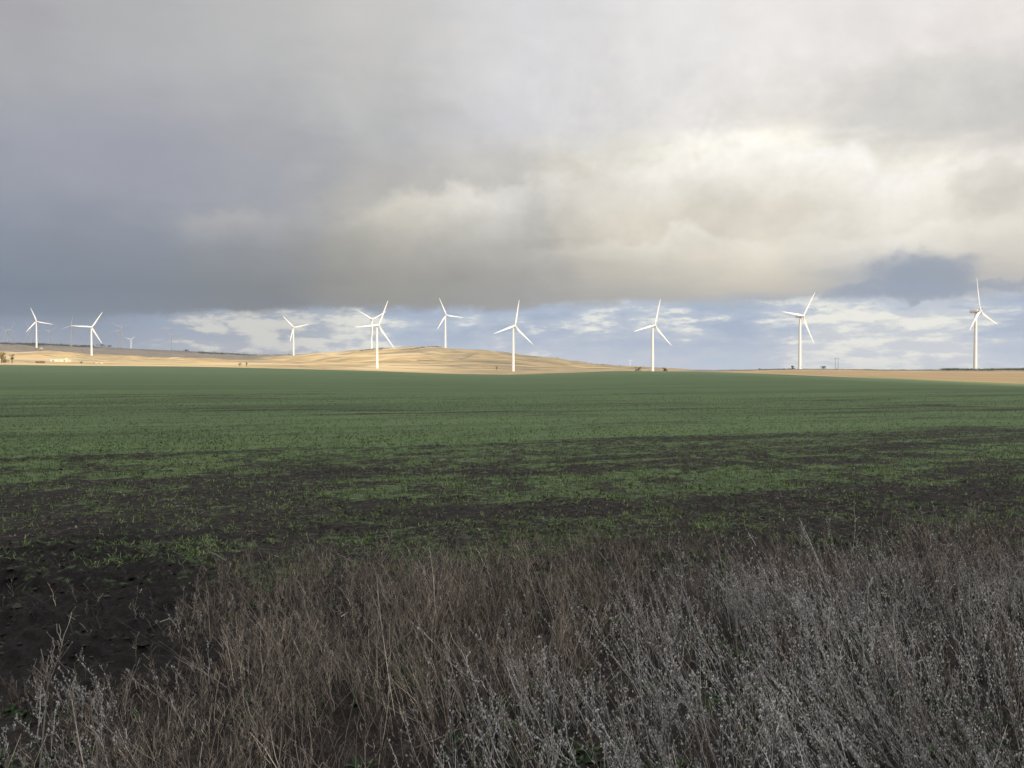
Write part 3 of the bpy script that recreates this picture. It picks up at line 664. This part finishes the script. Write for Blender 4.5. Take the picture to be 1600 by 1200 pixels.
# ------------------------------------------------------------ plants in the foreground (stuff)
def vary(name, stops, rough=.9, scale=1.2):
    m, N, b = mat(name, rough, .1); g = N.new('ShaderNodeNewGeometry')
    c = N.ramp(g.outputs['Random Per Island'], stops)
    n = N.noise(g.outputs['Position'], scale, 3, .5)
    c = N.mix(N.sm(n, .35, .65), c, N.mix(.45, c, stops[0][1]))
    N.l.new(c, b.inputs['Base Color']); return m
m_tan = vary('dry_weed', [(0, (.042, .035, .030)), (.4, (.150, .124, .100)), (.75, (.31, .265, .215)), (1, (.68, .59, .47))])
m_grey = vary('seed_weed', [(0, (.055, .052, .048)), (.45, (.30, .29, .275)), (.8, (.53, .515, .50)), (1, (.64, .62, .59))])
m_that = vary('thatch', [(0, (.012, .010, .009)), (.6, (.04, .033, .028)), (1, (.11, .092, .075))])
m_crop = vary('crop_blade', [(0, (.050, .080, .028)), (.6, (.105, .150, .050)), (1, (.20, .23, .10))], .7, .3)
m_low = vary('low_leaf', [(0, (.015, .028, .012)), (.6, (.026, .050, .018)), (1, (.06, .085, .032))], .7)
m_straw = vary('straw', [(0, (.07, .06, .05)), (.6, (.20, .175, .14)), (1, (.42, .38, .31))])

def weed_edge(X):   # how far out the weeds reach, by X
    return np.interp(X, [-9, -5, -4, -3.2, -2.4, 0, 3, 5, 7.5, 10], [8.5, 8.5, 8.9, 9.7, 10.2, 10.9, 11.0, 11.6, 12.4, 13.0])
def scatter(n, y0, y1, wide=2.4):
    """random points, uniform over the ground the camera sees between two distances (with a margin)"""
    wm = .70 * y1 + wide; A1 = (y1 - y0) * 2 * wm; A0 = .70 * (y1 * y1 - y0 * y0) + 2 * wide * (y1 - y0)
    k = int(n * A1 / A0 * (A0 / (.74 * (y1 * y1 - y0 * y0))))
    Y = rng.uniform(y0, y1, k); X = rng.uniform(-wm, wm, k); q = np.abs(X) < .70 * Y + wide
    return X[q], Y[q]
def curve(base, H, lx, ly, K, bend=.3):
    q = np.linspace(0, 1, K)[None, :, None]
    L = np.stack([lx * H, ly * H, H], 1)[:, None, :]
    P = base[:, None, :] + L * q
    bd = (rng.normal(0, bend, (len(base), 1, 2)) * H[:, None, None]) * (q ** 2)
    P[:, :, :2] += bd
    P[:, 1:, :2] += rng.normal(0, .006, P[:, 1:, :2].shape)
    return P
def on_curve(P, idx, t):
    K = P.shape[1]; u = t * (K - 1); i = np.minimum(u.astype(int), K - 2); fr = (u - i)[:, None]
    return P[idx, i] * (1 - fr) + P[idx, i + 1] * fr
class Acc:
    def __init__(s): s.V = []; s.Q = []; s.T = []; s.k = 0
    def q(s, V, f): s.V.append(V); s.Q.append(f + s.k); s.k += len(V)
    def t(s, V, f): s.V.append(V); s.T.append(f + s.k); s.k += len(V)
    def done(s, name, m, label, cat):
        F_ = []
        if s.Q: F_.append(np.concatenate(s.Q))
        if s.T: F_.append(np.concatenate(s.T))
        o = mesh_np(name, np.concatenate(s.V), F_, m); tag(o, label, cat, kind='stuff'); return o
OCT = np.array([[1, 0, 0], [0, 1, 0], [-1, 0, 0], [0, -1, 0], [0, 0, 1.], [0, 0, -1.]])
OF = np.array([[0, 1, 4], [1, 2, 4], [2, 3, 4], [3, 0, 4], [1, 0, 5], [2, 1, 5], [3, 2, 5], [0, 3, 5]])
def blobs(acc, c, s, el=1.5):
    n = len(c); J = OCT[None] * (1 + rng.normal(0, .25, (n, 6, 1))); V = c[:, None, :] + J * s[:, None, None] * np.array([1, 1, el])
    acc.t(V.reshape(-1, 3), (OF[None] + (np.arange(n) * 6)[:, None, None]).reshape(-1, 3))

def greyness(X, Y):   # where the grey seed weeds take over from the brown stalks
    a = ss(X + (fbm(X / 1.3, Y / 1.3, 101, 3) - .5) * 2.0, np.interp(Y, [3, 4.5, 6, 8, 10], [-2.2, -1.2, -.3, .6, 2.6]), np.interp(Y, [3, 4.5, 6, 8, 10], [-.8, .4, 1.1, 2.0, 4.5]))
    bL = .6 * ss(-X, 1.8, 3.2) * (1 - ss(Y, 5.5, 7.5))
    return np.maximum(a * (1 - .8 * ss(Y + (fbm(X, Y, 103, 2) - .5) * 1.5, 7.6, 8.8)), bL)
def dens(X, Y):
    e = weed_edge(X) + (fbm(X / .7, Y / .7, 111, 3) - .5) * 2.6
    d = 1 - ss(Y, e - 1.6, e + .5)
    clump = ss(fbm(X / .40, Y / .40, 113, 3, .6), .40, .60) * .7 + .3 * ss(fbm(X / 1.5, Y / 1.5, 114, 2), .35, .6)
    back = 1 - .78 * ss(Y, 7.6, 9.2) * (1 - .6 * clump)
    return d * (.14 + .86 * clump) * back * (1 - .97 * ss(mound(X, Y), .15, .6))
# brown stalks
X, Y = scatter(27000, 2.9, 12.8); g = greyness(X, Y)
keep = rng.random(len(X)) < dens(X, Y) * (1 - g * .88); X, Y = X[keep], Y[keep]
Hf = .55 + .45 * fbm(X / 1.1, Y / 1.1, 121, 3); edge = np.clip((weed_edge(X) - Y) / 1.5, 0, 1)
H = rng.gamma(5, .088, len(X)) * Hf * (.85 + .45 * edge) ; H = np.clip(H, .10, .95) * (1 - .25 * ss(X, 3, 7)) * (1 - .30 * ss(Y, 7.5, 9.5))
H = H * (1 - .50 * ss(-X / Y, .30, .45) * ss(Y, 4.0, 4.8))
B = np.stack([X, Y, height(X, Y) - .03], 1)
lx = rng.normal(-.12, .15, len(X)) + (fbm(X / .6, Y / .6, 131, 2) - .5) * .9 + (rng.random(len(X)) < .06) * rng.normal(0, .8, len(X)); ly = rng.normal(0, .12, len(X))
acc = Acc()
P = curve(B, H, lx, ly, 6, .15); r0 = rng.gamma(6, .00030, len(X)) + .0004
acc.q(*tubes(P, r0[:, None] * np.linspace(1.1, .45, 6)[None]))
nb = 9; idx = np.repeat(np.arange(len(X)), nb); t = rng.uniform(.18, .97, len(idx)); b0 = on_curve(P, idx, t)
hb = H[idx] * (1 - t * .75) * rng.uniform(.18, .42, len(idx)); a = rng.random(len(idx)) * 6.28; sp = rng.uniform(.18, .55, len(idx))
Pb = curve(b0, hb, np.cos(a) * sp + lx[idx], np.sin(a) * sp + ly[idx], 4, .10)
acc.q(*tubes(Pb, r0[idx][:, None] * np.linspace(.62, .30, 4)[None]))
# fine twigs and dry leaf curls on the branches
k2 = rng.random(len(idx)) < .55; ib = np.nonzero(k2)[0]; t2 = rng.uniform(.3, 1, len(ib)); b2 = on_curve(Pb, ib, t2)
a = rng.random(len(ib)) * 6.28; l2 = rng.uniform(.015, .06, len(ib))
acc.q(*tubes(curve(b2, l2, np.cos(a) * .9, np.sin(a) * .9, 2, .1), np.full((len(ib), 2), .0010)))
kk = rng.random(len(ib)) < .5; blobs(acc, b2[kk], rng.uniform(.0016, .0034, kk.sum()), 2.4)
acc.done('dry_weeds', m_tan, 'tall brown dry weed stalks along the near edge of the field', 'dry weeds')
# grey seed weeds
X, Y = scatter(25000, 2.9, 12.6); g = greyness(X, Y)
keep = rng.random(len(X)) < dens(X, Y) * g * (.35 + .65 * ss(fbm(X / .45, Y / .6, 145, 3), .38, .56)); X, Y = X[keep], Y[keep]
H = np.clip(rng.gamma(11, .040, len(X)), .15, .8) * (.75 + .45 * fbm(X / .9, Y / .9, 141, 3)) * (1.12 - .25 * ss(Y, 7, 11))
H = H * (1 - .50 * ss(-X / Y, .30, .45) * ss(Y, 4.0, 4.8))
B = np.stack([X, Y, height(X, Y) - .03], 1)
lx = rng.normal(-.30, .17, len(X)) + (fbm(X / .7, Y / .7, 151, 2) - .5) * .8 + (rng.random(len(X)) < .06) * rng.normal(0, .8, len(X)); ly = rng.normal(.02, .14, len(X))
acc = Acc()
P = curve(B, H, lx, ly, 6, .14); r0 = rng.gamma(6, .00026, len(X)) + .0005
acc.q(*tubes(P, r0[:, None] * np.linspace(1.2, .5, 6)[None]))
nb = 5; idx = np.repeat(np.arange(len(X)), nb); t = rng.uniform(.3, .95, len(idx)); b0 = on_curve(P, idx, t)
hb = H[idx] * (1 - t * .7) * rng.uniform(.15, .38, len(idx)); a = rng.random(len(idx)) * 6.28; sp = rng.uniform(.2, .7, len(idx))
Pb = curve(b0, hb, np.cos(a) * sp + lx[idx], np.sin(a) * sp + ly[idx], 3, .12)
acc.q(*tubes(Pb, r0[idx][:, None] * np.linspace(.7, .4, 3)[None]))
ns_ = 12; ix = np.repeat(np.arange(len(X)), ns_); t = 1 - rng.random(len(ix)) ** 1.4 * .6; c = on_curve(P, ix, t) + rng.normal(0, .006, (len(ix), 3))
blobs(acc, c, np.minimum(rng.gamma(5, .00062, len(ix)) + .0012, .0052), 2.1)
ix = np.repeat(np.arange(len(idx)), 2); t = rng.uniform(.55, 1, len(ix)); c = on_curve(Pb, ix, t) + rng.normal(0, .004, (len(ix), 3))
blobs(acc, c, np.minimum(rng.gamma(4, .00080, len(ix)) + .0012, .0062), 1.8)
acc.done('seed_weeds', m_grey, 'pale grey weeds with fuzzy seed heads in the right foreground', 'seed weeds')
# thatch on the ground under the weeds
X, Y = scatter(60000, 2.8, 13.0); keep = rng.random(len(X)) < (.15 + .85 * dens(X, Y)) * (Y < weed_edge(X) + .9); X, Y = X[keep], Y[keep]
n = len(X); L = rng.uniform(.05, .24, n); B = np.stack([X, Y, height(X, Y) + rng.uniform(-.01, .05, n)], 1)
a = rng.random(n) * 6.28; up = rng.uniform(.05, 1.1, n)
acc = Acc(); acc.q(*tubes(curve(B, L * .6 * np.maximum(up, .15), np.cos(a) / np.maximum(up, .15), np.sin(a) / np.maximum(up, .15), 3, .1), np.full((n, 3), 1.0) * rng.uniform(.0010, .0026, n)[:, None]))
acc.done('thatch', m_that, 'dark matted dead stems on the ground under the weeds', 'dead grass')
# low green leaves
def leaves(name, X, Y, lmin, lmax, wid, per, up0, up1, m, label, cat, seed=0, curl=.4):
    n = len(X) * per; ix = np.repeat(np.arange(len(X)), per)
    B = np.stack([X, Y, height(X, Y)], 1)[ix] + np.concatenate([rng.normal(0, .018, (n, 2)), np.zeros((n, 1))], 1)
    a = rng.random(n) * 6.28; L = rng.uniform(lmin, lmax, n); u = rng.uniform(up0, up1, n); w = L * wid * rng.uniform(.7, 1.3, n)
    dr = np.stack([np.cos(a) * np.cos(u), np.sin(a) * np.cos(u), np.sin(u)], 1); sd = np.stack([-np.sin(a), np.cos(a), np.zeros(n)], 1)
    m1 = B + dr * L[:, None] * .5; t1 = B + dr * L[:, None]; t1[:, 2] -= L * curl * rng.random(n)
    V = np.stack([B - sd * w[:, None] * .35, B + sd * w[:, None] * .35, m1 + sd * w[:, None] * .5, m1 - sd * w[:, None] * .5, t1], 1).reshape(-1, 3)
    k = np.arange(n)[:, None] * 5
    o = mesh_np(name, V, [k + np.array([[0, 1, 2, 3]]), k + np.array([[3, 2, 4]])], m); tag(o, label, cat, kind='stuff')
X, Y = scatter(5000, 2.9, 12.0); kp = (ss(fbm(X / .8, Y / .8, 161, 3), .52, .66) > rng.random(len(X))) & (Y < weed_edge(X) - .2) & (mound(X, Y) < .3)
kp |= (rng.random(len(X)) < .10) & (Y < 6.5) & (X > 0)
leaves('low_weeds', X[kp], Y[kp], .04, .11, .35, 6, .1, 1.0, m_low, 'low dark green leaves between the weed stems', 'low weeds')
# crop blades, thinning with distance where the ground material takes over
Xa, Ya = scatter(190000, 9.0, 34.0); Xb, Yb = scatter(170000, 34.0, 85.0); X = np.concatenate([Xa, Xb]); Y = np.concatenate([Ya, Yb])
gmk = green_mask(X, Y); row = rowc(X, Y) / math.sqrt(1 + RS * RS); ph = np.abs((row / .26) % 1 - .5) * 2
kp = rng.random(len(X)) < (gmk ** 1.15) * (.30 + .70 * ph ** 1.5) * (.4 + .6 * (fbm(X / .25, Y / .25, 191, 2) > .48)) * np.where(Y < 34, np.interp(Y, [19, 34], [1, .17]), np.interp(Y, [34, 52, 85], [1, .75, 0])); kp &= (Y > weed_edge(X) - 1.0)
Xc, Yc = X[kp], Y[kp]
leaves('crop_grass', Xc, Yc, .04, .12, .10, 5, .35, 1.3, m_crop, 'young green crop blades drilled in rows across the field', 'crop')
# pale scraps of straw and stones on the bare soil
X, Y = scatter(42000, 6.0, 34.0); s = rowc(X, Y); kp = rng.random(len(X)) < (1 - ss(s, 22, 27)) * (.15 + .85 * ss(fbm(X, Y, 171, 3), .4, .6)) * (1 - .85 * mound(X, Y)); X, Y = X[kp], Y[kp]; n = len(X)
L = rng.uniform(.015, .075, n); a = rng.random(n) * 6.28; B = np.stack([X, Y, height(X, Y) + .008], 1)
Pq = np.stack([B, B + np.stack([np.cos(a) * L, np.sin(a) * L, rng.uniform(-.2, .45, n) * L], 1)], 1)
acc = Acc(); acc.q(*tubes(Pq, rng.uniform(.0022, .0075, n)[:, None] * np.ones((1, 2))))
acc.done('straw', m_straw, 'short pale straw scraps lying on the bare soil', 'straw')
# clods of soil
m_clod = vary('clod', [(0, (.010, .009, .0085)), (.6, (.022, .019, .017)), (1, (.05, .043, .038))])
X, Y = scatter(90000, 5.2, 30.0); s = rowc(X, Y); kp = rng.random(len(X)) < (1 - ss(s, 11, 16) * .9) * (.25 + .75 * np.maximum(mound(X, Y), ss(fbm(X * .8, Y * .8, 181, 3), .4, .6))); X, Y = X[kp], Y[kp]; n = len(X)
sz = rng.gamma(1.6, .0042, n) * (1 + .9 * mound(X, Y)); acc = Acc(); blobs(acc, np.stack([X, Y, height(X, Y) + sz * .25], 1), sz, .6)
acc.done('soil_clods', m_clod, 'dark crumbly lumps of soil on the bare ground', 'soil clods')

# ------------------------------------------------------------ single plants and sticks that stand out
m_twig, N, b = mat("twig_pale", .9, .1); g = N.new('ShaderNodeNewGeometry')
N.l.new(N.mix(N.noise(g.outputs['Position'], 30, 3, .6), (.13, .11, .09), (.30, .27, .23)), b.inputs['Base Color'])
def path_plant(name, pts, r, label, cat, twigs=14, tl=.12, seed=0, tipr=.35, heads=0):
    g = np.random.default_rng(seed + 900)
    P = np.array(pts, float); q = np.linspace(0, 1, 14); Q = np.stack([np.interp(q, np.linspace(0, 1, len(P)), P[:, k]) for k in range(3)], 1)
    Q = smooth(Q, 0, 3); Q[0] = P[0]; Q[-1] = P[-1]; Q = Q[None]; acc = Acc(); acc.q(*tubes(Q, np.linspace(r, r * tipr, 14)[None], 5))
    if twigs:
        t = g.uniform(.25, 1, twigs); b0 = on_curve(Q, np.zeros(twigs, int), t); a = g.random(twigs) * 6.28
        hb = g.uniform(.3, 1, twigs) * tl; Pt = curve(b0, hb, np.cos(a) * .8, np.sin(a) * .8, 4, .2)
        acc.q(*tubes(Pt, np.full((twigs, 4), r * .4)))
        blobs(acc, Pt[:, -1], g.uniform(.003, .006, twigs), 1.6)
    o = mesh_np(name, np.concatenate(acc.V), [np.concatenate(x) for x in (acc.Q, acc.T) if x], m_twig)
    tag(o, label, cat); return o
def gp(x, y, Y): return unproj(x, y, Y)
def gz(p): p = p.copy(); p[2] = float(height(np.array([p[0]]), np.array([p[1]]))[0]); return p
Y0 = 8.4
path_plant('arching_stalk', [gz(gp(1576, 960, Y0)), gp(1570, 872, Y0), gp(1552, 830, Y0 + .05), gp(1536, 803, Y0 + .1), gp(1518, 793, Y0 + .15)], .0045, 'long pale stalk arching left above the grey weeds at the right', 'dry stalk', 8, .10, 1)
path_plant('arching_stalk', [gz(gp(1640, 960, Y0)), gp(1600, 862, Y0), gp(1584, 832, Y0), gp(1570, 815, Y0)], .0042, 'pale leaning stalk at the right edge of the picture', 'dry stalk', 8, .10, 2)
path_plant('fallen_branch', [gp(1452, 858, 8.9), gp(1455, 850, 8.9), gp(1480, 850, 8.8), gp(1510, 860, 8.7), gp(1550, 864, 8.6), gp(1572, 876, 8.5), gz(gp(1590, 900, 8.5))], .0055, 'pale dead branch lying across the tops of the weeds at the right', 'branch', 16, .12, 3)
path_plant('dead_sapling', [gz(gp(60, 1235, 4.6)), gp(72, 1100, 4.7), gp(76, 1052, 4.7), gp(92, 1030, 4.7), gp(97, 1003, 4.7)], .0055, 'crooked pale stem in the lower left corner against dark soil', 'dead plant', 26, .16, 4)
path_plant('leaning_stalk', [gz(gp(158, 1030, 6.6)), gp(152, 1010, 6.6), gp(143, 995, 6.6), gp(128, 975, 6.7), gp(105, 961, 6.7)], .0038, 'thin dark stalk leaning left over the ploughed bank', 'dry stalk', 6, .07, 5)
path_plant('forked_stem', [gz(gp(150, 1220, 4.5)), gp(152, 1165, 4.5), gp(143, 1120, 4.5), gp(143, 1105, 4.5)], .005, 'forked pale stem at the bottom left between dark gaps', 'dead plant', 9, .13, 6)
path_plant('pale_stick', [gz(gp(318, 880, 9.7)) + [0, 0, .03], gz(gp(330, 881, 9.7)) + [0, 0, .045], gz(gp(338, 878, 9.7)) + [0, 0, .05], gz(gp(353, 878, 9.7)) + [0, 0, .035]], .012, 'short pale stick lying on dark soil beyond the brown weeds', 'stick', 0, .1, 7, .6)
for i, (x0, x1, y1, Yb, lab) in enumerate([(505, 492, 985, 5.7, 'tall straight straw stalk in the brown weeds left of centre'), (540, 570, 990, 5.2, 'tall forked straw stalk near the bottom centre left'), (592, 628, 985, 5.4, 'straw stalk leaning right at the bottom centre'), (430, 405, 945, 6.0, 'slim straw stalk leaning left above the brown weeds')]):
    b0 = gp(x0, 1180, Yb); b0 = gz(b0); tp = gp(x1, y1, Yb)
    path_plant('straw_stalk', [b0, (b0 + tp) / 2 + [.012, 0, 0], tp], .003, lab, 'dry stalk', 8, .10, 20 + i)

# ------------------------------------------------------------ the air over the plain
V, f = box(-9800, 9800, -9800, 9800, -130, 262)
m_hz = bpy.data.materials.new('haze'); m_hz.use_nodes = True
N = NT(m_hz.node_tree); N.n.clear(); mo = N.new('ShaderNodeOutputMaterial'); pv = N.new('ShaderNodeVolumePrincipled')
pv.inputs['Color'].default_value = (.86, .91, 1.0, 1); pv.inputs['Density'].default_value = 5e-5; pv.inputs['Anisotropy'].default_value = .2
N.l.new(pv.outputs[0], mo.inputs['Volume'])
tag(mesh_np('haze', V, [f], m_hz), kind='stuff', label='thin bluish haze over the plain')
